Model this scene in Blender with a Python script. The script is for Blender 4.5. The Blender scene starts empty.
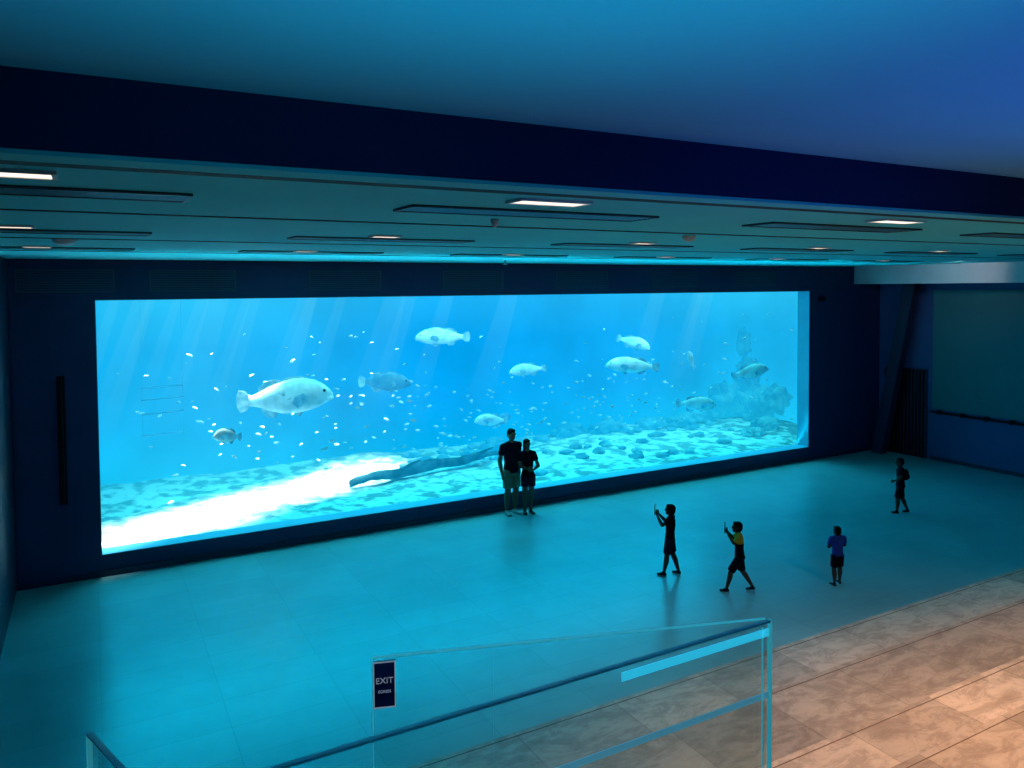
import bpy, bmesh, math, random
import numpy as np
from mathutils import Vector, Matrix, noise
random.seed(7)
S=bpy.context.scene
COL=S.collection
S.view_settings.view_transform='Standard'
S.view_settings.look='None'

# ---------------------------------------------------------------- materials
def newmat(name):
    m=bpy.data.materials.new(name); m.use_nodes=True
    nt=m.node_tree; nt.nodes.clear()
    out=nt.nodes.new('ShaderNodeOutputMaterial')
    return m,nt,out
def N(nt,t,**kw):
    n=nt.nodes.new(t)
    for k,v in kw.items(): setattr(n,k,v)
    return n
def pbr(name,col,rough=.6,metal=0.,var=.0,scale=8.,spec=.5,emit=None,es=0.,bump=0.):
    m,nt,out=newmat(name)
    b=N(nt,'ShaderNodeBsdfPrincipled')
    b.inputs['Base Color'].default_value=(*col,1); b.inputs['Roughness'].default_value=rough
    b.inputs['Metallic'].default_value=metal; b.inputs['Specular IOR Level'].default_value=spec
    g=N(nt,'ShaderNodeNewGeometry')
    nz=N(nt,'ShaderNodeTexNoise'); nz.inputs['Scale'].default_value=scale; nz.inputs['Detail'].default_value=4
    nt.links.new(g.outputs['Position'],nz.inputs['Vector'])
    mx=N(nt,'ShaderNodeMix',data_type='RGBA')
    v=max(var,.04)
    mx.inputs['A'].default_value=(*[c*(1-v) for c in col],1)
    mx.inputs['B'].default_value=(*[min(1,c*(1+v)) for c in col],1)
    nt.links.new(nz.outputs['Fac'],mx.inputs['Factor']); nt.links.new(mx.outputs['Result'],b.inputs['Base Color'])
    if bump>0:
        bp=N(nt,'ShaderNodeBump'); bp.inputs['Strength'].default_value=bump; bp.inputs['Distance'].default_value=.02
        nt.links.new(nz.outputs['Fac'],bp.inputs['Height']); nt.links.new(bp.outputs['Normal'],b.inputs['Normal'])
    if emit:
        b.inputs['Emission Color'].default_value=(*emit,1); b.inputs['Emission Strength'].default_value=es
    nt.links.new(b.outputs[0],out.inputs[0])
    return m
def emis(name,col,st):
    m,nt,out=newmat(name); e=N(nt,'ShaderNodeEmission')
    e.inputs[0].default_value=(*col,1); e.inputs[1].default_value=st
    nt.links.new(e.outputs[0],out.inputs[0]); return m

M={}
M['navy']=pbr('navy_paint',(.018,.030,.115),.6,var=.15,scale=1.5)
M['beam']=pbr('beam_navy_paint',(.016,.024,.10),.8,var=.1,scale=1,spec=.2)
M['wall']=pbr('blue_wall_paint',(.03,.075,.23),.7,var=.1,scale=2)
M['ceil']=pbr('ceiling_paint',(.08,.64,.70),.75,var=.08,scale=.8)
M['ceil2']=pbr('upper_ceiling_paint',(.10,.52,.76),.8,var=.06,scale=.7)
M['slot']=pbr('dark_slot',(.01,.015,.03),.8)
M['grille']=pbr('grille_metal',(.06,.09,.13),.5,metal=.3)
M['steel']=pbr('satin_steel',(.55,.62,.66),.3,metal=.9)
M['cap']=pbr('rail_cap_metal',(.40,.72,.76),.4,metal=.2)
M['film']=pbr('frosted_strip',(.25,.70,.90),.4,emit=(.03,.62,.9),es=.65)  # reflected light on the rail glass, put into a glowing strip
M['film2']=pbr('frosted_strip_lower',(.40,.65,.75),.4,emit=(.12,.5,.65),es=.28)  # pale strip with a faint glow built into its colour
M['black']=pbr('black_plastic',(.004,.004,.006),.5,spec=.2)
M['white']=pbr('white_plastic',(.75,.78,.8),.5)
M['reveal']=pbr('acrylic_reveal',(.14,.46,.60),.35)
M['green']=pbr('green_panel_paint',(.03,.15,.18),.7,var=.12,scale=2)
M['lamp']=emis('lamp_warm',(1,.80,.66),1.6)
M['door']=pbr('door_paint',(.010,.018,.06),.5)
M['signblue']=pbr('sign_blue',(.01,.02,.12),.4)
M['signwhite']=pbr('sign_white',(.85,.85,.9),.5,emit=(.8,.85,1),es=.15)

def tile_mat():
    m,nt,out=newmat('floor_tiles'); b=N(nt,'ShaderNodeBsdfPrincipled')
    g=N(nt,'ShaderNodeNewGeometry')
    br=N(nt,'ShaderNodeTexBrick'); br.offset=0.0
    br.inputs['Scale'].default_value=1; br.inputs['Brick Width'].default_value=1.2; br.inputs['Row Height'].default_value=.6
    br.inputs['Mortar Size'].default_value=.005; br.inputs['Mortar Smooth'].default_value=.4
    br.inputs['Color1'].default_value=(.19,.35,.38,1); br.inputs['Color2'].default_value=(.21,.385,.415,1); br.inputs['Mortar'].default_value=(.155,.29,.315,1)
    nz=N(nt,'ShaderNodeTexNoise'); nz.inputs['Scale'].default_value=1.1; nz.inputs['Detail'].default_value=8; nz.inputs['Roughness'].default_value=.65
    mp=N(nt,'ShaderNodeMapRange'); mp.inputs['To Min'].default_value=.68; mp.inputs['To Max'].default_value=1.2
    mx=N(nt,'ShaderNodeMix',data_type='RGBA',blend_type='MULTIPLY'); mx.inputs['Factor'].default_value=1
    L=nt.links.new
    L(g.outputs['Position'],br.inputs['Vector']); L(g.outputs['Position'],nz.inputs['Vector'])
    L(nz.outputs['Fac'],mp.inputs['Value']); L(br.outputs['Color'],mx.inputs['A']); L(mp.outputs[0],mx.inputs['B'])
    L(mx.outputs['Result'],b.inputs['Base Color']); b.inputs['Roughness'].default_value=.30
    b.inputs['Specular IOR Level'].default_value=.45
    L(b.outputs[0],out.inputs[0]); return m
M['floor']=tile_mat()
def stone_mat(name,k,off):
    m,nt,out=newmat(name); b=N(nt,'ShaderNodeBsdfPrincipled'); L=nt.links.new
    g=N(nt,'ShaderNodeNewGeometry')
    mpn=N(nt,'ShaderNodeMapping'); mpn.inputs['Rotation'].default_value=(0,0,.5); mpn.inputs['Scale'].default_value=(1.3,2.8,1); mpn.inputs['Location'].default_value=(off,off*2,0)
    L(g.outputs['Position'],mpn.inputs[0])
    nz=N(nt,'ShaderNodeTexNoise'); nz.inputs['Scale'].default_value=1.7; nz.inputs['Detail'].default_value=14; nz.inputs['Roughness'].default_value=.78; nz.inputs['Distortion'].default_value=.5
    L(mpn.outputs[0],nz.inputs['Vector'])
    cr=N(nt,'ShaderNodeValToRGB'); e=cr.color_ramp.elements
    e[0].position=.30; e[0].color=(.32*k,.27*k,.21*k,1); e[1].position=.70; e[1].color=(.74*k,.66*k,.54*k,1)
    a=e.new(.47); a.color=(.48*k,.41*k,.33*k,1); a2=e.new(.53); a2.color=(.62*k,.54*k,.44*k,1)
    L(nz.outputs['Fac'],cr.inputs[0])
    br=N(nt,'ShaderNodeTexBrick'); br.offset=0; br.inputs['Scale'].default_value=1; br.inputs['Brick Width'].default_value=1.2; br.inputs['Row Height'].default_value=30
    mpb=N(nt,'ShaderNodeMapping'); mpb.inputs['Location'].default_value=(off*.37,0,0); L(g.outputs['Position'],mpb.inputs[0])
    br.inputs['Mortar Size'].default_value=.005; br.inputs['Color1'].default_value=(.66,.66,.66,1); br.inputs['Color2'].default_value=(1,1,1,1); br.inputs['Mortar'].default_value=(.45,.45,.45,1)
    L(mpb.outputs[0],br.inputs['Vector'])
    mx=N(nt,'ShaderNodeMix',data_type='RGBA',blend_type='MULTIPLY'); mx.inputs['Factor'].default_value=1
    L(cr.outputs[0],mx.inputs['A']); L(br.outputs['Color'],mx.inputs['B']); L(mx.outputs['Result'],b.inputs['Base Color'])
    b.inputs['Roughness'].default_value=.5; L(b.outputs[0],out.inputs[0]); return m
M['stone']=stone_mat('step_stone',1.,0); M['stoneb']=stone_mat('step_stone_b',.74,3.3)
M['joint']=pbr('step_joint',(.14,.11,.09),.9)
def glass_mat(name,tint,gloss):
    m,nt,out=newmat(name); L=nt.links.new
    t=N(nt,'ShaderNodeBsdfTransparent'); t.inputs[0].default_value=(*tint,1)
    gl=N(nt,'ShaderNodeBsdfGlossy'); gl.inputs['Roughness'].default_value=.02
    lw=N(nt,'ShaderNodeLayerWeight'); lw.inputs[0].default_value=.5
    pw=N(nt,'ShaderNodeMath',operation='POWER'); pw.inputs[1].default_value=4; L(lw.outputs['Facing'],pw.inputs[0])
    mu=N(nt,'ShaderNodeMath',operation='MULTIPLY_ADD'); mu.inputs[1].default_value=gloss; mu.inputs[2].default_value=.03*gloss
    L(pw.outputs[0],mu.inputs[0])
    mx=N(nt,'ShaderNodeMixShader'); L(mu.outputs[0],mx.inputs[0]); L(t.outputs[0],mx.inputs[1]); L(gl.outputs[0],mx.inputs[2]); L(mx.outputs[0],out.inputs[0])
    return m
M['glass']=glass_mat('rail_glass',(.93,.985,.985),.8)
M['acrylic']=glass_mat('acrylic_pane',(.99,1,1),.25)
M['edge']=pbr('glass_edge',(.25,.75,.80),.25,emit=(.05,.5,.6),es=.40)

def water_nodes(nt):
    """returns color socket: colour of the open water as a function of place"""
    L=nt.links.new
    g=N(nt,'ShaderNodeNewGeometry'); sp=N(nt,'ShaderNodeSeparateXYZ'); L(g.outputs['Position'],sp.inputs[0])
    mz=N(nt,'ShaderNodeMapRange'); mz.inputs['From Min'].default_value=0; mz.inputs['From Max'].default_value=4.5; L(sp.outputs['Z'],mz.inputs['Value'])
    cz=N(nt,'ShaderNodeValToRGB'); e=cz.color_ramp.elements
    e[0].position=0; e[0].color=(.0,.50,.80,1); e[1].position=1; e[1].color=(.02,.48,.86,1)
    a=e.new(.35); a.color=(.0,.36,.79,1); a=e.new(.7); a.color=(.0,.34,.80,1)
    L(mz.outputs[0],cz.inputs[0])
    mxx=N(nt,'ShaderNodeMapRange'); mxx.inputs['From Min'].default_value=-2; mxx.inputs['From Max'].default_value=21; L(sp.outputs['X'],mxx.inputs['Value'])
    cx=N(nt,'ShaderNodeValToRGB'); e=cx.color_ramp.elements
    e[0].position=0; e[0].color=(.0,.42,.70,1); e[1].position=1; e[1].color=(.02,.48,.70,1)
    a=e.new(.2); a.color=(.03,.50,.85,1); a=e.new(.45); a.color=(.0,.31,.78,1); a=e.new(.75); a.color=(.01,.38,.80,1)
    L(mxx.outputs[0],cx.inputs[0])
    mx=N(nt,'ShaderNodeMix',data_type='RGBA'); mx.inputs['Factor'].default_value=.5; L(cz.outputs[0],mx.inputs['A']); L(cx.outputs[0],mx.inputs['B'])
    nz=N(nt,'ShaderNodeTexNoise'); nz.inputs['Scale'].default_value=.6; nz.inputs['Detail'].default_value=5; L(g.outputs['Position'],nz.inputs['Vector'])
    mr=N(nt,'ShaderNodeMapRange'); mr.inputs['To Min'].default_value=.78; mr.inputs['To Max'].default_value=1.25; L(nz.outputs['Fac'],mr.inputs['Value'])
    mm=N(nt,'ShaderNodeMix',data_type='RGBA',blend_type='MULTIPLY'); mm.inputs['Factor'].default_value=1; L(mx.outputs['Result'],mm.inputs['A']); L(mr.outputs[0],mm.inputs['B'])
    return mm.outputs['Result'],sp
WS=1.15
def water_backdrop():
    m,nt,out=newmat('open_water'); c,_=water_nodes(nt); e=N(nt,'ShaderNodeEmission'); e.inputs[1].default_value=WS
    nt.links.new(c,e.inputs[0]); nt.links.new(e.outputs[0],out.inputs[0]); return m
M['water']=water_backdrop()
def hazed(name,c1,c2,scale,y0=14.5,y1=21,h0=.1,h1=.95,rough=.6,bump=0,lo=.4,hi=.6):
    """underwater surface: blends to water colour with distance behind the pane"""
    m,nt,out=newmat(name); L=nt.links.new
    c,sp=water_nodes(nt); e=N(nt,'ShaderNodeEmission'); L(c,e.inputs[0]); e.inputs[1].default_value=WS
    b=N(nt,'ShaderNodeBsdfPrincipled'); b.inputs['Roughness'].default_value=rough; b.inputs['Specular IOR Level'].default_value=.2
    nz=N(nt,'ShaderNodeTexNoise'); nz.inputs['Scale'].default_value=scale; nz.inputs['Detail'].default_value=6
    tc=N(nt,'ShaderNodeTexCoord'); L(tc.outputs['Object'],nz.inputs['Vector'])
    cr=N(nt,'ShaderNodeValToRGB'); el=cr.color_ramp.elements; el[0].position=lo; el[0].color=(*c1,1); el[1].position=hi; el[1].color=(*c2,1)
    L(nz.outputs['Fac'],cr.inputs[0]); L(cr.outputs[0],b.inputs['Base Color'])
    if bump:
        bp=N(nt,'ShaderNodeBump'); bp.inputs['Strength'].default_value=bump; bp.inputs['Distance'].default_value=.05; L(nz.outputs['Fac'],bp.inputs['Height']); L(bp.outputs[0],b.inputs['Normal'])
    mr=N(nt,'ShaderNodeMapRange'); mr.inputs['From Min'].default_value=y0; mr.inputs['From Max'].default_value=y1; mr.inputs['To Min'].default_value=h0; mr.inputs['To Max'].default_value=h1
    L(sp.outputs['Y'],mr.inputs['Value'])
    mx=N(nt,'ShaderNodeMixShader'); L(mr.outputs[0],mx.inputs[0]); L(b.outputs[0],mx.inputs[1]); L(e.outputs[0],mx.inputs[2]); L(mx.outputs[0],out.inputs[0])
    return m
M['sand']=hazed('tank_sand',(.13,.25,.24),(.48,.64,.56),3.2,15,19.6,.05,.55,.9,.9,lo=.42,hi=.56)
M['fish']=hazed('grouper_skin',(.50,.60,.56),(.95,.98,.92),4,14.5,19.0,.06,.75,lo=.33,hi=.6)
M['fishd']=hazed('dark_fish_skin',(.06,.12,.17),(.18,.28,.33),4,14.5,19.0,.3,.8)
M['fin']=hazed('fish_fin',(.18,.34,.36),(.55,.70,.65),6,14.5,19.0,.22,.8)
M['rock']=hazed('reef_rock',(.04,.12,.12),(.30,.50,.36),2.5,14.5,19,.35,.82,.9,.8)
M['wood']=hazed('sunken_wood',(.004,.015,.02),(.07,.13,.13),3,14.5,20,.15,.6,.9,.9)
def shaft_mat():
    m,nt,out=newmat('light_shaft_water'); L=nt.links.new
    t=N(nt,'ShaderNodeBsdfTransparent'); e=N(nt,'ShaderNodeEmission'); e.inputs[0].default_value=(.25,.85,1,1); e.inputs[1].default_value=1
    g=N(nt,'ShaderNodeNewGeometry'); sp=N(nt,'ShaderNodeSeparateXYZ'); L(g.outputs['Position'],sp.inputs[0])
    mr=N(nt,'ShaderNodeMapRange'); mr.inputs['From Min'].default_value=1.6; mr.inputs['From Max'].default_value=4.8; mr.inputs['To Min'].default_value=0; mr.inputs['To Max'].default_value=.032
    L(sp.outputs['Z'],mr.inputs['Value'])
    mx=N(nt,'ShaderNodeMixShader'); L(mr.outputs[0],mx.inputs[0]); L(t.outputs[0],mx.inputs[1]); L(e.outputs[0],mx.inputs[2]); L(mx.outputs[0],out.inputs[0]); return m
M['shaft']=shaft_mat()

# ---------------------------------------------------------------- mesh helpers
def mkobj(name,me,parent=None,mats=()):
    o=bpy.data.objects.new(name,me); COL.objects.link(o)
    for m in mats: me.materials.append(m)
    if parent: o.parent=parent
    return o
def empty(name,loc=(0,0,0),rz=0):
    o=bpy.data.objects.new(name,None); COL.objects.link(o); o.location=loc; o.rotation_euler=(0,0,rz); o.empty_display_size=.2; return o
def boxes(name,lst,mat,parent=None,bevel=0,mats=None):
    """lst of (x0,x1,y0,y1,z0,z1[,matindex])"""
    bm=bmesh.new()
    for b in lst:
        x0,x1,y0,y1,z0,z1=b[:6]; mi=b[6] if len(b)>6 else 0
        v=[bm.verts.new((x,y,z)) for x in(x0,x1) for y in(y0,y1) for z in(z0,z1)]
        for f in((0,1,3,2),(4,6,7,5),(0,4,5,1),(2,3,7,6),(0,2,6,4),(1,5,7,3)):
            fc=bm.faces.new([v[i] for i in f]); fc.material_index=mi
    bmesh.ops.recalc_face_normals(bm,faces=bm.faces)
    if bevel>0: bmesh.ops.bevel(bm,geom=bm.edges[:],offset=bevel,segments=2,affect='EDGES')
    me=bpy.data.meshes.new(name); bm.to_mesh(me); bm.free()
    return mkobj(name,me,parent,mats if mats else [mat])
def panel(name,a,b,z0,z1,th,mat,parent=None):
    """vertical slab between plan points a,b"""
    a=Vector(a);b=Vector(b);d=(b-a).normalized();n=Vector((-d.y,d.x))*th/2
    bm=bmesh.new(); pts=[a+n,b+n,b-n,a-n]
    lo=[bm.verts.new((p.x,p.y,z0)) for p in pts]; hi=[bm.verts.new((p.x,p.y,z1)) for p in pts]
    bm.faces.new(lo[::-1]); bm.faces.new(hi)
    for i in range(4): bm.faces.new((lo[i],lo[(i+1)%4],hi[(i+1)%4],hi[i]))
    bmesh.ops.recalc_face_normals(bm,faces=bm.faces)
    me=bpy.data.meshes.new(name); bm.to_mesh(me); bm.free(); return mkobj(name,me,parent,[mat])
def tube(name,pts,rad,mat,parent=None,seg=12,rough=0):
    bm=bmesh.new(); rings=[]
    for i,p in enumerate(pts):
        p=Vector(p); q=Vector(pts[min(i+1,len(pts)-1)])-Vector(pts[max(i-1,0)]); q.normalize()
        u=q.orthogonal().normalized() if i==0 else (u-q*u.dot(q)).normalized(); v=q.cross(u)
        r=rad[i] if isinstance(rad,(list,tuple)) else rad
        rings.append([bm.verts.new(p+(u*math.cos(t)+v*math.sin(t))*r*(1+rough*noise.noise(p*3+Vector((math.cos(t)*1.5,math.sin(t)*1.5,0))))) for t in [2*math.pi*k/seg for k in range(seg)]])
    for a,b in zip(rings,rings[1:]):
        for k in range(seg): bm.faces.new((a[k],a[(k+1)%seg],b[(k+1)%seg],b[k]))
    bm.faces.new(rings[0][::-1]); bm.faces.new(rings[-1])
    for f in bm.faces: f.smooth=True
    bmesh.ops.recalc_face_normals(bm,faces=bm.faces)
    me=bpy.data.meshes.new(name); bm.to_mesh(me); bm.free(); return mkobj(name,me,parent,[mat])
V=Vector
# ---------------------------------------------------------------- people
def skinmat(n,c): return pbr(n,c,.65,var=.06,spec=.2)
CL={}
def cm(n,c):
    if n not in CL: CL[n]=pbr('cloth_'+n,c,.9,var=.12,scale=20,spec=.05)
    return CL[n]
SK=skinmat('skin',(.20,.11,.075)); SKd=skinmat('skin_tan',(.07,.038,.028)); HAIR=pbr('hair_black',(.005,.004,.005),.7,var=.2,scale=60,spec=.1)
SHOE=pbr('shoe_dark',(.015,.015,.02),.7,spec=.2); SHOEw=pbr('shoe_white',(.30,.30,.30),.6); LIP=pbr('lips',(.20,.07,.06),.5)
class Fig:
    def __init__(s): s.pr=[]
    def seg(s,a,b,r0,r1,lab,fx=None,flat=1.,ball=True):
        a=V(a);b=V(b); ax=(b-a); L=ax.length; ax=ax/L
        if fx is None: fx=V((1,0,0)) if abs(ax.x)<.8 else V((0,1,0))
        u=(V(fx)-ax*V(fx).dot(ax)).normalized(); v=ax.cross(u)
        r0=r0 if isinstance(r0,tuple) else (r0,r0*flat); r1=r1 if isinstance(r1,tuple) else (r1,r1*flat)
        s.pr.append(('s',a,L,ax,u,v,r0,r1,lab))
        if ball:
            Rm=Matrix((u,v,ax)).transposed()
            s.ell(a,(r0[0],r0[1],min(r0)),lab,Rm); s.ell(b,(r1[0],r1[1],min(r1)),lab,Rm)
    def ell(s,c,r,lab,R=None):
        s.pr.append(('e',V(c),r,R if R else Matrix.Identity(3),lab))
    def build(s,name,H,mats,parent,vox=.0035):
        bm=bmesh.new(); n=14
        for p in s.pr:
            if p[0]=='s':
                _,a,L,ax,u,v,r0,r1,lab=p
                R0=[bm.verts.new((a+u*r0[0]*math.cos(t)+v*r0[1]*math.sin(t))*H) for t in [2*math.pi*k/n for k in range(n)]]
                b=a+ax*L
                R1=[bm.verts.new((b+u*r1[0]*math.cos(t)+v*r1[1]*math.sin(t))*H) for t in [2*math.pi*k/n for k in range(n)]]
                bm.faces.new(R0[::-1]); bm.faces.new(R1)
                for k in range(n): bm.faces.new((R0[k],R0[(k+1)%n],R1[(k+1)%n],R1[k]))
            else:
                _,c,r,R,lab=p
                q=bmesh.ops.create_uvsphere(bm,u_segments=12,v_segments=8,radius=1)
                for vv in q['verts']: vv.co=(c+R@V((vv.co.x*r[0],vv.co.y*r[1],vv.co.z*r[2])))*H
        me=bpy.data.meshes.new(name+'_raw'); bm.to_mesh(me); bm.free()
        o=bpy.data.objects.new(name,me); COL.objects.link(o)
        m=o.modifiers.new('r','REMESH'); m.mode='VOXEL'; m.voxel_size=vox*H; m.use_smooth_shade=True
        m2=o.modifiers.new('s','SMOOTH'); m2.factor=.5; m2.iterations=2
        dg=bpy.context.evaluated_depsgraph_get()
        nm=bpy.data.meshes.new_from_object(o.evaluated_get(dg)); o.modifiers.clear(); o.data=nm
        nf=len(nm.polygons); cc=np.empty(nf*3); nm.polygons.foreach_get('center',cc); cc=cc.reshape(-1,3)/H
        best=np.full(nf,1e9); idx=np.zeros(nf,int); labs=list(mats.keys())
        for p in s.pr:
            if p[0]=='s':
                _,a,L,ax,u,v,r0,r1,lab=p
                d=cc-np.array(a); h=d@np.array(ax); t=np.clip(h/L,0,1)
                uu=d@np.array(u); vv=d@np.array(v); rx=r0[0]+(r1[0]-r0[0])*t; ry=r0[1]+(r1[1]-r0[1])*t
                rad=np.sqrt((uu/rx)**2+(vv/ry)**2); ds=np.maximum((rad-1)*np.minimum(rx,ry),0)
                oh=np.maximum(np.maximum(-h,h-L),0); dist=np.sqrt(ds**2+oh**2)
            else:
                _,c,r,R,lab=p
                d=(cc-np.array(c))@np.array(R); q=np.sqrt((d[:,0]/r[0])**2+(d[:,1]/r[1])**2+(d[:,2]/r[2])**2)
                dist=np.maximum((q-1)*min(r),0)
            pri={'skin':.0006,'hair':-.0004}.get(lab,0)
            k=(dist+pri)<best; best[k]=(dist+pri)[k]; idx[k]=labs.index(lab)
        for l in labs: nm.materials.append(mats[l])
        nm.polygons.foreach_set('material_index',idx.astype(np.int32)); nm.polygons.foreach_set('use_smooth',np.ones(nf,bool)); nm.update()
        o.parent=parent; return o
def lerp(a,b,t): return V(a)*(1-t)+V(b)*t
def person(name,loc,face,H,pose,mats,hs=1.,female=False,hair='short',sleeve=.55,shortlen=.85,bulk=1.,bag=False,skirt=False,headyaw=0,headpitch=0,low='shirt'):
    root=empty(name,loc,math.atan2(-face[0],face[1]))
    F=Fig(); D=dict(
      hipL=(-.048,0,.50),hipR=(.048,0,.50),kneeL=(-.055,.012,.28),kneeR=(.055,.012,.28),ankL=(-.06,-.01,.045),ankR=(.06,-.01,.045),
      toeL=(-.075,.09,.018),toeR=(.075,.09,.018),
      elL=(-.145,-.01,.635),elR=(.145,-.01,.635),wrL=(-.15,.035,.49),wrR=(.15,.035,.49),handL=None,handR=None,nL=(1,0,0),nR=(-1,0,0),curl=.5,lean=0,leanx=0); D.update(pose)
    ln=D['lean']; lx=D['leanx']
    def sp(x,y,z): return V((x+lx*(z-.5),y+ln*(z-.5),z))
    b=bulk; sw=.92 if female else 1.
    X=(1,0,0)
    T=[(.49,.088,.066),(.54,.084,.062),(.61,.076 if not female else .068,.056),(.70,.088,.062),(.77,.098*sw,.058),(.81,.082*sw,.046),(.835,.045,.034)]
    for (z0,a0,c0),(z1,a1,c1) in zip(T,T[1:]):
        F.seg(sp(0,0,z0),sp(0,0,z1),(a0*b,c0*b),(a1*b,c1*b),'shirt' if z0>.69 else low,fx=X,ball=False)
    if female:
        for sg in(-1,1): F.ell(sp(sg*.035,.045,.725),(.032,.028,.032),'shirt')
    F.ell(sp(0,-.012,.49),(.082*b,.062*b,.05),'shorts')
    F.seg(sp(0,0,.56),sp(0,0,.46),(.08*b,.06*b),(.088*b,.064*b),'shorts',fx=X,ball=False)
    nb=sp(0,.0,.82); nt_=sp(0,.012,.885)
    F.seg(nb,nt_,.032,.028,'skin')
    for sd in 'LR':
        h=V(D['hip'+sd]);k=V(D['knee'+sd]);a=V(D['ank'+sd]);t=V(D['toe'+sd])
        F.seg(h,k,.050*b,.033*b,'skin'); m=lerp(k,a,.35)+V((0,-.006,0)); F.seg(k,m,.033*b,.034*b,'skin'); F.seg(m,a,.034*b,.019,'skin')
        e_=lerp(h,k,shortlen); F.seg(h,e_,.056*b,.052*b,'shorts',ball=False); F.ell(h,(.056*b,.056*b,.05),'shorts')
        hd=(V((t.x-a.x,t.y-a.y,0))); hd.normalize()
        heel=V((a.x,a.y,max(.018,a.z-.028)))-hd*.018
        F.seg(a,heel,.020,.020,'shoe'); F.seg(heel,t,(.021,.019),(.026,.014),'shoe'); F.seg(a,lerp(heel,t,.6),.019,.019,'shoe')
    for sd,sg in (('L',-1),('R',1)):
        s=sp(sg*.098*sw*b,0,.797); e_=V(D['el'+sd]); w=V(D['wr'+sd])
        F.seg(s,e_,.028*b,.022*b,'skin'); F.seg(e_,lerp(e_,w,.3),.022*b,.023*b,'skin'); F.seg(lerp(e_,w,.3),w,.023*b,.0145,'skin')
        F.seg(s,lerp(s,e_,sleeve),.036*b,.034*b,'shirt',ball=False); F.ell(s,(.036*b,.036*b,.034*b),'shirt')
        F.seg(sp(sg*.03,0,.825),s,.030,.034,'shirt')
        hd=(V(D['hand'+sd]) if D['hand'+sd] else (w-e_)).normalized(); n=V(D['n'+sd]); n=(n-hd*n.dot(hd)).normalized(); side=hd.cross(n)
        F.seg(w,w+hd*.048,(.013,.010),(.023,.010),'skin',fx=side)
        cu=D['curl']
        for fi,(o_,fl) in enumerate(((-.0165,.036),(-.0055,.041),(.0055,.039),(.0165,.031))):
            p0=w+hd*.048+side*o_; d1=(hd*math.cos(cu*.6)+n*math.sin(cu*.6)+side*o_*2).normalized(); p1=p0+d1*fl*.5
            d2=(hd*math.cos(cu*1.7)+n*math.sin(cu*1.7)).normalized(); p2=p1+d2*fl*.5
            F.seg(p0-hd*.008,p1,.0056,.0052,'skin'); F.seg(p1,p2,.0052,.0046,'skin')
        ts=1 if (side.dot(V((0,1,0)))>0 or abs(side.y)<.2 and side.z>0) else -1
        p0=w+hd*.015+side*ts*.012; p1=w+hd*.036+side*ts*.030+n*.006; p2=p1+(hd*.9+n*.5*cu).normalized()*.018
        F.seg(p0,p1,.0075,.0062,'skin'); F.seg(p1,p2,.006,.005,'skin')
    Rh=Matrix.Rotation(math.radians(headyaw),3,'Z')@Matrix.Rotation(math.radians(headpitch),3,'X')
    top=1.0-.066*hs; hc=V((lx*.4,ln*.4+.014,top-.003))
    def hp(x,y,z): return hc+Rh@(V((x,y,z))*hs)
    def he(x,y,z,rx,ry,rz,lab): F.ell(hp(x,y,z),(rx*hs,ry*hs,rz*hs),lab,Rh)
    F.seg(nt_,hp(0,-.01,-.03),.029,.03,'skin')
    he(0,0,.006,.043,.052,.056,'skin'); he(0,.014,-.030,.033,.036,.034,'skin'); he(0,.036,-.050,.014,.012,.011,'skin')
    he(0,.055,-.012,.0075,.010,.012,'skin'); he(0,.052,.010,.005,.005,.014,'skin')
    he(.020,.040,.014,.014,.010,.006,'skin'); he(-.020,.040,.014,.014,.010,.006,'skin')
    he(0,.047,-.034,.013,.006,.005,'lips')
    for sg in(-1,1): he(sg*.044,-.004,-.004,.006,.012,.017,'skin')
    he(0,-.010,.020,.0475,.052,.050,'hair'); he(0,-.022,-.005,.044,.040,.048,'hair'); he(0,.020,.044,.036,.032,.020,'hair')
    if hair=='long':
        he(0,-.030,-.03,.044,.030,.055,'hair'); F.seg(hp(0,-.034,-.03),hp(0,-.045,-.115),(.040*hs,.022*hs),(.024*hs,.012*hs),'hair',fx=X)
        for sg in(-1,1): F.seg(hp(sg*.038,-.005,.01),hp(sg*.036,-.012,-.085),.016*hs,.010*hs,'hair')
    if bag:
        F.ell(sp(0,-.085,.70),(.075,.05,.105),'bag'); F.ell(sp(0,-.115,.665),(.055,.035,.05),'bag')
        for sg in(-1,1):
            F.seg(sp(sg*.055,-.05,.80),sp(sg*.06,.0,.838),.011,.011,'bag'); F.seg(sp(sg*.06,.0,.838),sp(sg*.062,.062,.76),.011,.010,'bag'); F.seg(sp(sg*.062,.062,.76),sp(sg*.085,.0,.63),.010,.009,'bag')
    o=F.build('body',H,mats,root)
    for sg in(-1,1):
        bm=bmesh.new(); bmesh.ops.create_uvsphere(bm,u_segments=10,v_segments=8,radius=.0062*H*hs)
        me=bpy.data.meshes.new('eye'); bm.to_mesh(me); bm.free(); q=mkobj('eye',me,root,[M['black']]); q.location=hp(sg*.019,.0465,.003)*H
    return root
def base(shirt,shorts,skin,shoe=None,extra=None):
    d={'skin':skin,'shirt':shirt,'shorts':shorts,'shoe':shoe or SHOE,'hair':HAIR,'lips':LIP}
    if extra: d.update(extra)
    return d
PS=pbr('phone_screen',(.05,.1,.12),.1,emit=(.05,.35,.5),es=.6)
def phone(root,H,c,rx=0,rz=0):
    o=boxes('phone',[(-.045,.045,-.005,.005,-.085,.085)],M['black'],root,bevel=.004); o.location=V(c)*H; o.rotation_euler=(rx,0,rz)
    s=boxes('phone_screen',[(-.040,.040,-.0065,-.0051,-.078,.078)],PS,root); s.location=V(c)*H; s.rotation_euler=(rx,0,rz)

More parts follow.
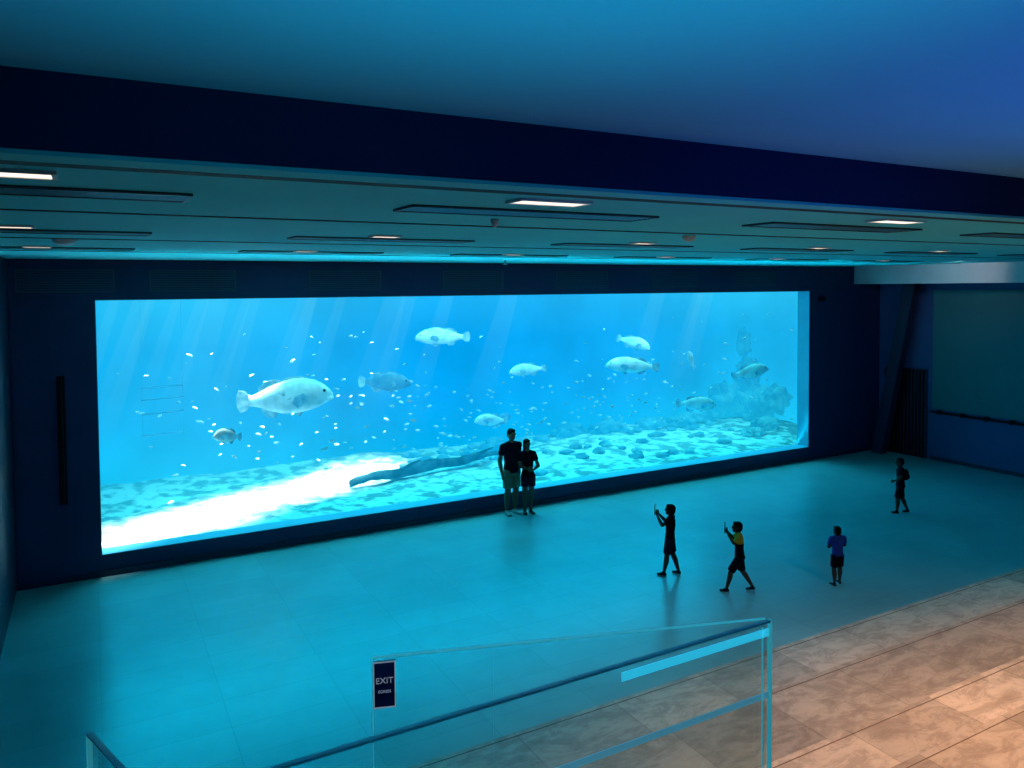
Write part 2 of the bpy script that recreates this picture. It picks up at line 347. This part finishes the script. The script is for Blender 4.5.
BLK=cm('black',(.006,.007,.014)); DEN=cm('dark_denim',(.012,.018,.04))
person('standing_man',(7.42,13.64,0),(.10,-1),1.755,dict(elL=(-.118,-.045,.645),wrL=(-.118,.0,.52),handL=(.05,.1,-1),nL=(1,0,0),
   elR=(.145,-.02,.63),wrR=(.145,.03,.485)),
   base(cm('charcoal',(.008,.011,.022)),cm('khaki',(.20,.20,.14)),SK,SHOEw),bulk=1.12,headyaw=8)
person('standing_woman',(7.73,13.49,0),(-.12,-1),1.54,dict(elR=(.125,.03,.65),wrR=(.05,.085,.62),handR=(-1,.2,-.1),nR=(0,-1,0),
   elL=(-.14,.02,.63),wrL=(-.05,.085,.60),handL=(1,.1,-.15),nL=(0,-1,0),kneeL=(-.04,.015,.28),kneeR=(.045,.0,.28),ankL=(-.035,0,.045),ankR=(.045,-.01,.045),toeL=(-.045,.08,.018),toeR=(.065,.07,.018),leanx=.05),
   base(BLK,DEN,SK),female=True,hair='long',shortlen=.6,headyaw=12,bulk=1.05)
raised=dict(elL=(-.115,.085,.72),elR=(.115,.085,.72),wrL=(-.045,.17,.835),wrR=(.045,.17,.835),handL=(.25,.35,1),handR=(-.25,.35,1),nL=(1,-.2,0),nR=(-1,-.2,0),curl=.9)
r=person('child_taking_photo',(8.02,9.46,0),(-.62,.78),1.14,dict(raised,kneeL=(-.06,.03,.28),kneeR=(.055,-.03,.285),ankL=(-.065,.07,.045),ankR=(.06,-.11,.05),toeL=(-.08,.155,.018),toeR=(.085,-.025,.018),lean=-.05),
   base(BLK,DEN,SKd),hs=1.22,headpitch=6,bulk=1.08)
phone(r,1.14,(0,.205,.90))
r=person('child_taking_photo',(8.49,8.42,0),(-.74,.67),1.06,dict(raised,kneeL=(-.055,.12,.30),kneeR=(.055,-.03,.29),ankL=(-.06,.18,.045),ankR=(.06,-.18,.06),toeL=(-.07,.265,.018),toeR=(.07,-.10,.018),lean=.05),
   base(cm('yellow',(.62,.36,.04)),BLK,SKd,None,{'shirt2':BLK}),hs=1.22,sleeve=.75,headpitch=4,shortlen=1.0,low='shirt2',bulk=1.08)
phone(r,1.06,(0,.205,.90))
person('child_in_blue_shirt',(9.97,7.86,0),(.35,.94),.91,dict(elL=(-.15,.02,.65),elR=(.15,.03,.66),wrL=(-.06,.11,.62),wrR=(.06,.12,.64),handL=(1,.3,.1),handR=(-1,.3,.1),nL=(0,-1,.2),nR=(0,-1,.2),
   kneeL=(-.06,.0,.28),kneeR=(.06,.03,.285),ankL=(-.075,-.04,.045),ankR=(.065,.04,.045),toeL=(-.1,.045,.018),toeR=(.08,.125,.018)),
   base(cm('royal_blue',(.018,.06,.38)),BLK,SKd),hs=1.3,sleeve=.7,headpitch=-8,bulk=1.15)
person('child_with_backpack',(14.24,9.75,0),(-.65,.75),1.12,dict(elL=(-.13,.02,.65),elR=(.14,-.03,.65),wrL=(-.10,.10,.60),wrR=(.13,.02,.52),
   kneeL=(-.055,.05,.285),kneeR=(.05,-.02,.28),ankL=(-.055,.06,.045),ankR=(.055,-.12,.06),toeL=(-.07,.145,.018),toeR=(.06,-.05,.018)),
   base(BLK,BLK,SKd,None,{'bag':cm('bag_maroon',(.03,.01,.015))}),hs=1.2,bag=True,shortlen=1.0,bulk=1.15)

# ---------------------------------------------------------------- room shell
YW=13.93; XL=-1.1; XR=19.35; ZC=5.10; ZU=5.38; YB=3.2
boxes('floor',[(XL-.2,XR+.2,-3.2,YW+.3,-.2,0)],M['floor'])
WX0,WX1,WZ0,WZ1=.06,16.5,.345,4.46
boxes('wall_north',[(-2.4,WX0,YW,YW+.37,-.2,5.5),(WX1,XR+.3,YW,YW+.37,-.2,5.5),(WX0,WX1,YW,YW+.37,-.2,WZ0),(WX0,WX1,YW,YW+.37,WZ1,5.5)],M['navy'])
boxes('wall_west',[(XL-.2,XL,-3.2,YW,0,5.6)],M['door'])
boxes('wall_east',[(XR,XR+.2,-3.2,YW,0,5.6)],M['wall'])
boxes('wall_south',[(XL,XR,-3.2,-3.0,0,5.6)],M['wall'])
boxes('ceiling',[(XL-.2,XR+.2,YB+.1,YW+.3,ZC,5.7,0),(XL-.2,XR+.2,-3.2,YB+.1,ZU,5.7,1)],None,mats=[M['ceil'],M['ceil2']])
boxes('ceiling_beam',[(XL,XR,YB,YB+.1,ZC-.002,ZU)],M['beam'])
boxes('trim_1',[(XL,XR,YB-.004,YB+.17,ZC-.02,ZC-.003)],M['ceil'])
boxes('trim_2',[(XL,XR,3.44,3.58,ZC-.006,ZC+.0)],M['slot'])
boxes('trim_3',[(XL,XR,5.55,5.60,ZC-.006,ZC),(XL,XR,8.4,8.44,ZC-.006,ZC),(XL,XR,11.0,11.05,ZC-.006,ZC)],M['slot'])
t=.012
boxes('window_frame',[(WX0,WX0+t,YW-.005,YW+.37,WZ0,WZ1),(WX1-t,WX1,YW-.005,YW+.37,WZ0,WZ1),(WX0+t,WX1-t,YW-.005,YW+.37,WZ0,WZ0+t),(WX0+t,WX1-t,YW-.005,YW+.37,WZ1-t,WZ1)],M['reveal'])
boxes('window_1',[(WX0+t,WX1-t,YW+.30,YW+.36,WZ0+t,WZ1-t)],M['acrylic'])
boxes('baseboard_north',[(XL,XR,YW-.03,YW,0,.10)],M['door'])
boxes('baseboard_east',[(XR-.02,XR,-3,12.4,0,.10)],M['door'])
for i,x in enumerate([-1.0,.86,3.47,6.08,8.7,11.3,13.9]):
    L=[(x,x+1.35,YW-.012,YW,4.58,4.60),(x,x+1.35,YW-.012,YW,4.92,4.94),(x,x+.02,YW-.012,YW,4.60,4.92),(x+1.33,x+1.35,YW-.012,YW,4.60,4.92)]
    for k in range(8): L.append((x+.02,x+1.33,YW-.010,YW,4.62+k*.038,4.635+k*.038))
    boxes('wall_air_grille',L,M['grille'])
for y in (4.47,7.45,10.3):
    for x in (-.45,2.62,5.62,8.6,11.6,14.6):
        xa=max(x-.93,XL+.02)
        w=.17
        L=[(xa,x+.93,y-w,y-w+.02,ZC-.015,ZC,0),(xa,x+.93,y+w-.02,y+w,ZC-.015,ZC,0),(xa,xa+.02,y-w,y+w,ZC-.015,ZC,0),(x+.91,x+.93,y-w,y+w,ZC-.015,ZC,0),(xa,x+.93,y-w,y+w,ZC-.004,ZC,1)]
        for k in range(5):
            yy=y-w+.04+k*.056; L.append((xa+.02,x+.91,yy,yy+.018,ZC-.012,ZC-.003,2))
        boxes('ceiling_air_diffuser',L,None,mats=[M['grille'],M['slot'],M['reveal']])
for y,xs in ((3.83,(-.35,2.35,5.5,8.4,11.3)),(6.95,(-.5,2.45,5.5,8.4,11.0,14)),(10.0,(-.5,2.45,5.5,8.4,11.0,14)),(1.1,(5.5,8.6))):  # last row is added out of view to house the extra step spots
    for x in xs:
        h=.22 if y<5 else .12
        w=.075 if y<5 else .06
        e=empty('ceiling_downlight',(x,y,ZC if y>2 else ZU))
        boxes('lens',[(-h,h,-w,w,-.012,-.004)],M['lamp'],e)
        boxes('trim_ring',[(-h-.02,h+.02,-w-.02,-w,-.016,0),(-h-.02,h+.02,w,w+.02,-.016,0),(-h-.02,-h,-w,w,-.016,0),(h,h+.02,-w,w,-.016,0)],M['white'],e)
def dome(name,x,y,r=.09):
    e=empty(name,(x,y,ZC))
    tube('base',[(0,0,-.02),(0,0,0)],[r,r],M['white'],e,20)
    tube('cover',[(0,0,-.02),(0,0,-.04),(0,0,-.055),(0,0,-.062)],[r*.9,r*.75,r*.45,r*.1],M['white'],e,20)
dome('smoke_detector',-.2,8.6,.11); dome('smoke_detector',5.2,5.85,.07); dome('smoke_detector',2.6,5.0,.03)
e=empty('ceiling_fire_sprinkler',(6.6,12.3,ZC)); tube('pipe',[(0,0,-.07),(0,0,0)],.02,M['steel'],e); tube('deflector',[(0,0,-.08),(0,0,-.07)],.05,M['steel'],e)

boxes('ceiling_bulkhead',[(18.25,XR,5.0,YW,4.63,ZC)],pbr('bulkhead_paint',(.50,.60,.66),.7))
boxes('wall_panel',[(XR-.05,XR,4.0,12.35,1.35,4.46)],M['green'],bevel=.008)
e=empty('wall_rail',(XR-.12,0,1.28)); tube('bar',[(0,4.0,0),(0,12.35,0)],.03,M['black'],e)
for k in range(14): boxes('bracket',[(-.02,.12,4.3+k*.6,4.36+k*.6,-.05,.05)],M['black'],e)
e=empty('door_2',(XR,12.5,0))
boxes('leaf',[(-.06,0,0,1.2,0,2.36)],M['door'],e)
boxes('ribs',[(-.10,-.06,.05+k*.1,.09+k*.1,.02,2.34) for k in range(12)],M['black'],e)
e=empty('door_1',(-.62,YW,0))
boxes('leaf',[(-.45,.5,-.03,0,.02,4.5)],M['navy'],e,bevel=.004)
tube('handle',[(.18,-.10,1.27),(.18,-.10,3.26)],.026,M['black'],e)
boxes('handle_recess',[(.125,.235,-.034,-.03,1.25,3.28)],M['black'],e)
boxes('handle_mounts',[(.165,.195,-.10,-.03,1.4,1.44),(.165,.195,-.10,-.03,3.1,3.14)],M['black'],e)
def prism(name,pa,pb,wx,wy,mat):
    bm=bmesh.new(); pa=Vector(pa);pb=Vector(pb)
    o=[Vector((-wx,-wy,0)),Vector((wx,-wy,0)),Vector((wx,wy,0)),Vector((-wx,wy,0))]
    lo=[bm.verts.new(pa+q) for q in o]; hi=[bm.verts.new(pb+q) for q in o]
    bm.faces.new(lo[::-1]); bm.faces.new(hi)
    for i in range(4): bm.faces.new((lo[i],lo[(i+1)%4],hi[(i+1)%4],hi[i]))
    me=bpy.data.meshes.new(name); bm.to_mesh(me); bm.free(); return mkobj(name,me,None,[mat])
prism('slanted_column',(18.9,13.6,0),(19.0,12.75,4.63),.12,.16,M['door'])
e=empty('wall_exit_light',(16.95,YW,4.25)); boxes('body',[(-.12,.12,-.05,0,-.06,.06)],M['black'],e,bevel=.01)

# ---------------------------------------------------------------- steps and balcony
yy=[6.6,5.7,4.62,3.9,3.0]
L=[]
for i,y in enumerate(yy):
    y2=yy[i+1] if i+1<len(yy) else -2.99
    z=.17*(i+1)
    L.append((XL+.01,XR-.01,y2,y,0.001,z,i%2))
    L.append((XL+.01,XR-.01,y-.07,y-.06,z,z+.0015,2))
    if i+1<len(yy): L.append((XL+.01,XR-.01,y2,y2+.02,z,z+.0015,2))
boxes('stone_steps',L,None,mats=[M['stone'],M['stoneb'],M['joint']])
boxes('balcony_slab',[(XL,2.05,-2.99,2.3,2.3,2.5),(XL,2.0,-2.99,2.2,.86,2.3)],M['stone'])

P=(1.975,1.82); Q=(.725,2.22); J=(1.97-1.24*.72,1.82+.4*.72); ZT=3.481
e=empty('glass_railing')
panel('glass_front',(XL+.02,1.82),P,2.58,ZT-.010,.012,M['glass'],e)
panel('cap_front',(XL+.02,1.82),P,ZT-.007,ZT,.014,M['cap'],e)
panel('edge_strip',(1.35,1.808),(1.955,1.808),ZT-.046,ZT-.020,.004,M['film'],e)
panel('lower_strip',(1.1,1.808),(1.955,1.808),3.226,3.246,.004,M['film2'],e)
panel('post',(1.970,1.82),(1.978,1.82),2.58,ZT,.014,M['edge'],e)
panel('post_back',(1.925,1.808),(1.929,1.808),2.58,ZT-.012,.004,M['edge'],e)
panel('base_shoe',(XL+.02,1.82),P,2.5,2.58,.06,M['steel'],e)
e=empty('glass_railing')
d=(Vector(Q)-Vector(J)).normalized()*.003
P2=(P[0]-.012,P[1]+.012)
panel('glass_right',P2,(J[0]-d.x,J[1]-d.y),2.58,ZT,.012,M['glass'],e)
panel('glass_left',(J[0]+d.x,J[1]+d.y),Q,2.58,ZT,.012,M['glass'],e)
panel('edge_top',P2,Q,ZT,ZT+.003,.012,M['edge'],e)
panel('edge_end',Q,(Q[0]-.003,Q[1]+.001),2.58,ZT,.012,M['edge'],e)
panel('base_shoe',P2,Q,2.5,2.58,.05,M['steel'],e)
e=empty('glass_railing')
C0=(-.03,2.19);C1=(.08,1.86)
panel('glass',C0,C1,2.58,ZT,.012,M['glass'],e); panel('cap',C0,C1,ZT,ZT+.005,.014,M['cap'],e)
panel('edge_end',C0,(C0[0]+.002,C0[1]-.004),2.58,ZT,.014,M['edge'],e); panel('base_shoe',C0,C1,2.5,2.58,.06,M['steel'],e)

dq=(Vector(P)-Vector(Q)).normalized(); ang=math.atan2(dq.y,dq.x)
e=empty('exit_sign',(Q[0]+dq.x*.030,Q[1]+dq.y*.030-.012,3.415),ang)
boxes('plate',[(-.033,.033,-.004,.004,-.083,.060)],M['signblue'],e,bevel=.0015)
boxes('border',[(-.033,.033,-.0055,-.004,.056,.060),(-.033,.033,-.0055,-.004,-.083,-.079),(-.033,-.030,-.0055,-.004,-.079,.056),(.030,.033,-.0055,-.004,-.079,.056)],M['signwhite'],e)
for txt,z,sz in (('EXIT',-.007,.026),('EGRESS',-.036,.012)):
    c=bpy.data.curves.new('text_'+txt,'FONT'); c.body=txt; c.size=sz; c.align_x='CENTER'; c.extrude=.0006
    o=bpy.data.objects.new('lettering',c); COL.objects.link(o); o.parent=e; o.location=(0,-.0056,z); o.rotation_euler=(math.pi/2,0,0)
    c.materials.append(M['signwhite'])

# ---------------------------------------------------------------- tank
boxes('tank_back_wall',[(-2.2,19.8,19.6,19.8,-.3,6.6)],M['water'])
boxes('tank_side_wall',[(-2.2,-2.0,14.3,19.6,-.3,6.6)],M['water'])
boxes('tank_side_wall',[(19.6,19.8,14.3,19.6,-.3,6.6)],M['water'])
boxes('tank_cover',[(-2.2,19.8,14.3,19.8,6.6,6.7)],M['slot'])
def sand_h(x,y):
    return .12+.18*noise.noise(Vector((x*.25,y*.3,3)))+.06*noise.noise(Vector((x*1.3,y*1.3,1)))+max(0,(y-16)*.03)
bm=bmesh.new(); nx,ny=160,50; g=[]
for i in range(nx+1):
    r=[]
    for j in range(ny+1):
        x=-1.99+21.58*i/nx; y=14.31+5.28*j/ny; k=min(1,(y-14.3)/.8); r.append(bm.verts.new((x,y,sand_h(x,y)*k+.1*(1-k))))
    g.append(r)
for i in range(nx):
    for j in range(ny):
        f=bm.faces.new((g[i][j],g[i+1][j],g[i+1][j+1],g[i][j+1])); f.smooth=True
me=bpy.data.meshes.new('tank_sand_bed'); bm.to_mesh(me); bm.free(); mkobj('tank_sand_bed',me,None,[M['sand']])
def rockblob(bm,c,r,seed,sq=(1,1,1),sub=4):
    res=bmesh.ops.create_icosphere(bm,subdivisions=sub,radius=1)
    for v in res['verts']:
        n=noise.fractal(v.co*1.9+Vector((seed,seed*2,0)),.8,2.2,5)
        k=r*(1+.55*n); v.co=Vector((min(c[0]+v.co.x*k*sq[0],19.55),min(c[1]+v.co.y*k*sq[1],19.55),c[2]+v.co.z*k*sq[2]))
def reef(name,blobs,sub=4):
    bm=bmesh.new()
    for i,(c,r,sq) in enumerate(blobs): rockblob(bm,c,r,i*3.7+c[0],sq,sub)
    for f in bm.faces: f.smooth=True
    me=bpy.data.meshes.new(name); bm.to_mesh(me); bm.free(); return mkobj(name,me,None,[M['rock']])
reef('coral_reef',[((19.0,18.2,.6),.7,(.7,1,1)),((18.4,18.9,.8),.6,(.8,.7,1)),((19.0,17.4,1.0),.5,(.7,.9,.9)),((19.1,18.6,1.7),.5,(.6,.8,1)),((17.4,18.9,.4),.5,(1,.7,.7)),((16.4,18.7,.3),.4,(1.2,.8,.6)),((18.2,17.0,.25),.35,(1.2,1,.8)),((15.2,18.9,.3),.35,(1.5,.8,.6)),((17.3,16.6,.2),.25,(1.4,1,.7)),((19.2,18.9,2.7),.4,(.5,.6,1.1))])
reef('reef_outcrop',[((13.6,18.9,.3),.45,(1.5,.6,.6)),((12.4,19.1,.3),.35,(1.5,.6,.7))])
reef('reef_outcrop',[((8.9,18.3,.3),.22,(1.6,.8,.9)),((9.6,18.6,.3),.25,(1.4,.8,.8))])
random.seed(21)
bl=[]
for i in range(60):
    x=random.uniform(6.5,18.5); y=random.uniform(15.6,19.1) if x>9 else random.uniform(17.8,19.1)
    r_=random.uniform(.05,.16); bl.append(((x,y,sand_h(x,y)+r_*.2),r_,(random.uniform(1,1.8),1,.7)))
reef('seabed_rubble',bl,2)
random.seed(7)
e=empty('sunken_log')
pts=[];rr=[]
for i in range(26):
    u=i/25; pts.append((5.0+4.6*u,16.75+.85*u+.06*math.sin(u*9),.24+.10*math.sin(u*2.6)+.035*math.sin(u*17))); rr.append(.045+.075*math.sin(math.pi*min(1,u*1.05+.08))**.7)
tube('trunk',pts,rr,M['wood'],e,14,.5)
tube('branch',[(6.3,17.0,.34),(6.55,16.9,.50),(6.75,16.85,.56)],[.05,.03,.015],M['wood'],e,8,.3)
tube('branch_2',[(8.0,17.3,.38),(8.5,17.15,.50),(8.8,17.1,.60)],[.05,.035,.015],M['wood'],e,8,.3)
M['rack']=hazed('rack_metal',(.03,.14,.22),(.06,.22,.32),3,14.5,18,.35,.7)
e=empty('tank_rack',(0,0,0))
for z in (2.62,2.38,2.09,1.65): tube('rung',[(.85,17.2,z),(1.65,17.2,z+.03)],.018,M['rack'],e,8)
for x in (.87,1.63): tube('cord',[(x,17.2,1.6),(x,17.2,5.5)],.003,M['rack'],e,6)

# ---------------------------------------------------------------- fish
PROF=[(0,.0,.012,.012),(.03,.0,.055,.035),(.09,.012,.10,.06),(.18,.022,.145,.082),(.30,.025,.175,.092),(.42,.02,.18,.09),(.55,.012,.16,.075),(.67,.008,.125,.055),(.77,.004,.08,.035),(.84,0,.055,.022),(.88,0,.055,.014)]
def add_fish(bm,Mx,seg=18,slim=1.,bend=0.,eyes=True):
    """nose at +X .5, tail -X; unit length"""
    def T(p):
        x,y,z=p; y+=bend*(x-.1)**2*(1 if x<.1 else .3)
        return bm.verts.new(Mx@Vector((x,y,z)))
    rings=[]
    for (s,zc,h,w) in PROF:
        x=.5-s
        rings.append([T((x,w*math.cos(a),zc*slim+h*slim*math.sin(a))) for a in [2*math.pi*k/seg for k in range(seg)]])
    for a,b in zip(rings,rings[1:]):
        for k in range(seg):
            f=bm.faces.new((a[k],a[(k+1)%seg],b[(k+1)%seg],b[k])); f.smooth=True; f.material_index=0
    bm.faces.new(rings[0][::-1]); bm.faces.new(rings[-1])
    def sheet(pts,mi=1,th=.004):
        A=[T((p[0],p[1]+th,p[2])) for p in pts]; B=[T((p[0],p[1]-th,p[2])) for p in pts]
        f=bm.faces.new(A); f.material_index=mi; f=bm.faces.new(B[::-1]); f.material_index=mi
        n=len(pts)
        for i in range(n):
            f=bm.faces.new((A[i],B[i],B[(i+1)%n],A[(i+1)%n])); f.material_index=mi
    s_=slim
    sheet([(-.36,0,.045*s_),(-.42,0,.10*s_),(-.48,0,.115*s_),(-.505,0,.06*s_),(-.51,0,0),(-.505,0,-.06*s_),(-.48,0,-.115*s_),(-.42,0,-.10*s_),(-.36,0,-.045*s_)])
    sheet([(.26,0,.15*s_),(.22,0,.205*s_),(.14,0,.220*s_),(.04,0,.215*s_),(-.04,0,.185*s_),(-.10,0,.205*s_),(-.20,0,.185*s_),(-.27,0,.13*s_),(-.27,0,.07*s_),(-.10,0,.12*s_),(.08,0,.17*s_)])
    sheet([(-.08,0,-.12*s_),(-.12,0,-.19*s_),(-.20,0,-.18*s_),(-.26,0,-.10*s_),(-.24,0,-.06*s_)])
    sheet([(.20,.03,-.12*s_),(.14,.04,-.20*s_),(.08,.04,-.18*s_),(.10,.03,-.13*s_)])
    for sg in (1,-1):
        sheet([(.24,sg*.075,.0),(.19,sg*.12,.05*s_),(.10,sg*.15,.03*s_),(.07,sg*.155,-.04*s_),(.12,sg*.13,-.09*s_),(.22,sg*.085,-.05*s_)])
    if eyes:
        for sg in (1,-1):
            r=bmesh.ops.create_uvsphere(bm,u_segments=8,v_segments=6,radius=.016)
            for v in r['verts']:
                v.co=Mx@Vector((v.co.x+.41,v.co.y+sg*.052,v.co.z+.055*s_))
                for f in v.link_faces: f.material_index=2
        r=bmesh.ops.create_uvsphere(bm,u_segments=10,v_segments=8,radius=1)
        for v in r['verts']: v.co=Mx@Vector((v.co.x*.07+.44,v.co.y*.045,v.co.z*.03*s_-.035*s_))
def fish_obj(name,loc,L,yaw,pitch=0,dark=False,slim=1.,bend=.25):
    bm=bmesh.new(); add_fish(bm,Matrix.Scale(L,4),slim=slim,bend=bend)
    me=bpy.data.meshes.new(name); bm.to_mesh(me); bm.free()
    o=mkobj(name,me,None,[M['fishd' if dark else 'fish'],M['fin'],M['black']])
    o.location=loc; o.rotation_euler=(0,-math.radians(pitch),math.radians(yaw)); return o
fish_obj('giant_grouper',(3.46,16.0,2.37),1.90,-14,3,slim=1.05)
fish_obj('giant_grouper',(7.39,17,3.43),1.30,165,0,slim=.85)
fish_obj('giant_grouper',(5.76,16.5,2.49),1.15,-20,-3,dark=True)
fish_obj('giant_grouper',(10.03,17.5,2.44),.98,165,-5,slim=.9)
fish_obj('giant_grouper',(13.13,17,3.05),.95,-35,-18)
fish_obj('giant_grouper',(12.3,16,2.55),1.35,150,2,slim=.85)
fish_obj('giant_grouper',(14.3,16,2.6),.55,200,60,slim=1.2)
fish_obj('giant_grouper',(15.7,15.2,2.26),1.0,-30,12)
fish_obj('giant_grouper',(14.05,15.5,1.47),1.05,-25,-3)
fish_obj('giant_grouper',(8.43,16.5,1.40),.80,160,0,dark=False)
fish_obj('giant_grouper',(9.2,17.4,1.2),.7,20,10,dark=True)
fish_obj('batfish',(2.2,15.2,1.85),.50,175,5,slim=1.5)
bm=bmesh.new()
for i in range(340):
    x=random.uniform(.8,18); y=random.uniform(15.2,18.8)
    q=random.random()
    if q<.38: x=random.gauss(9,2.6); z=random.uniform(.6,2.2)
    elif q<.60: x=random.gauss(4.0,2.0); z=random.uniform(.7,3.6)
    elif q<.85: x=random.gauss(13.5,2.2); z=random.uniform(.6,2.6)
    else: z=random.uniform(.6,4.0)
    x=min(max(x,.2),19)
    L=random.uniform(.06,.14)
    R=Matrix.Translation((x,y,z))@Matrix.Rotation(random.choice((0,math.pi))+random.uniform(-.6,.6),4,'Z')@Matrix.Rotation(random.uniform(-.5,.5),4,'Y')@Matrix.Scale(L,4)
    add_fish(bm,R,8,random.uniform(.8,1.3),.3,eyes=False)
me=bpy.data.meshes.new('reef_fish_school'); bm.to_mesh(me); bm.free(); mkobj('reef_fish_school',me,None,[M['fish'],M['fin'],M['black']])
bm=bmesh.new()  # glowing see-through prisms stand for light shafts in the water
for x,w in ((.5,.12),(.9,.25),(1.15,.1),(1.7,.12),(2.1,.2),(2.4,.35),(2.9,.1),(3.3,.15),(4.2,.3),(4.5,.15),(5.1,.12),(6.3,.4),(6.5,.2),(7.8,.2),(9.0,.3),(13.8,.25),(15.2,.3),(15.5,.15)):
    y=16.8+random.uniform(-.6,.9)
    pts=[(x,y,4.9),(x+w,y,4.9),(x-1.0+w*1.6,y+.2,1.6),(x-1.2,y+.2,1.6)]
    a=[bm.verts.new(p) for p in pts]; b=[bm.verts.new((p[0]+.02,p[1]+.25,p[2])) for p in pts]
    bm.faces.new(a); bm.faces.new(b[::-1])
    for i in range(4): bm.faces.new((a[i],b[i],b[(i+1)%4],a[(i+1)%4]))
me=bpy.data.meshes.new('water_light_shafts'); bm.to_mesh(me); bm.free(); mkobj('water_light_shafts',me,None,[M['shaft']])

# ---------------------------------------------------------------- lights
def area(name,loc,direction,sx,sy,P,col,spread=180,up='Y'):
    l=bpy.data.lights.new(name,'AREA'); l.shape='RECTANGLE'; l.size=sx; l.size_y=sy; l.energy=P; l.color=col; l.spread=math.radians(spread)
    o=bpy.data.objects.new(name,l); COL.objects.link(o); o.location=loc
    z=-V(direction).normalized(); x=V((1,0,0)) if not isinstance(up,Vector) else up; x=(x-z*x.dot(z)).normalized(); y=z.cross(x)
    o.rotation_euler=Matrix((x,y,z)).transposed().to_euler(); return o
area('tank_flood_bank',(8.8,19.2,5.5),(0,-.90,-.43),18,1.4,470,(.0,.64,1.0),120)  # added unseen area light that brightens the hall floor
area('tank_uplight_strip',(8.4,14.40,.13),(0,-.86,.52),16,.16,2300,(.0,.74,1.0),85)  # added out of view below the sill to brighten the hall ceiling
area('tank_top_light',(9,17,6.3),(0,0,-1),18,3,700,(.05,.85,1.0),100)
area('tank_front_light',(9,14.6,5.3),(0,.75,-.66),18,.3,260,(.30,.90,1.0),80)  # added unseen behind the header to light the fish from the front
area('tank_sun_strip',(3.3,16.7,6.2),(-.05,0,-1),7.6,.6,800,(.75,.98,1.0),22,up=V((6.3,3.4,0)).normalized())
def spot(name,loc,tgt,P,col,size=90,blend=1,rad=.06):
    l=bpy.data.lights.new(name,'SPOT'); l.energy=P; l.color=col; l.spot_size=math.radians(size); l.spot_blend=blend; l.shadow_soft_size=rad
    o=bpy.data.objects.new(name,l); COL.objects.link(o); o.location=loc; o.rotation_euler=(V(tgt)-V(loc)).to_track_quat('-Z','Y').to_euler(); return o
W=(1,.50,.27)
for x,P in ((2.35,60),(5.5,480),(8.4,480),(11.3,280)):
    spot('step_spotlight',(x,3.83,5.05),(x+.3,3.5,0),P,W,78)
for x,P in ((5.5,950),(8.6,640)):
    spot('step_spotlight',(x,1.1,5.33),(x+.2,3.6,0.5),P,W,70)  # added unseen pair, placed for warmth and longer step shadows
spot('bulkhead_spotlight',(16.5,10.0,5.05),(18.3,11.0,4.9),42,(1,.75,.7),80)
spot('blue_wash_lamp',(3.7,.7,2.9),(3.7,1.4,5.4),115,(.0,.20,1),110,1,.25)  # added spot without a fixture, turns the upper ceiling blue
spot('cyan_wash_lamp',(.7,.3,3.2),(.7,.9,5.4),190,(.0,.72,1),92,1,.2)  # added out-of-view spot, no fixture, gives the upper ceiling its teal

w=bpy.data.worlds.new('World'); S.world=w; w.use_nodes=True
w.node_tree.nodes['Background'].inputs[0].default_value=(.0,.01,.03,1); w.node_tree.nodes['Background'].inputs[1].default_value=.3

# ---------------------------------------------------------------- camera
cam=bpy.data.cameras.new('camera'); co=bpy.data.objects.new('camera',cam); COL.objects.link(co)
cam.sensor_width=36; cam.lens=770/1024*36; cam.shift_y=-68/1024; cam.clip_start=.05
co.location=(0,0,4.6)
yaw=math.radians(61.3); f=V((math.cos(yaw),math.sin(yaw),-.0366)).normalized()
q=f.to_track_quat('-Z','Y').to_matrix()@Matrix.Rotation(math.radians(-.44),3,'Z')
co.rotation_euler=q.to_euler()
S.camera=co
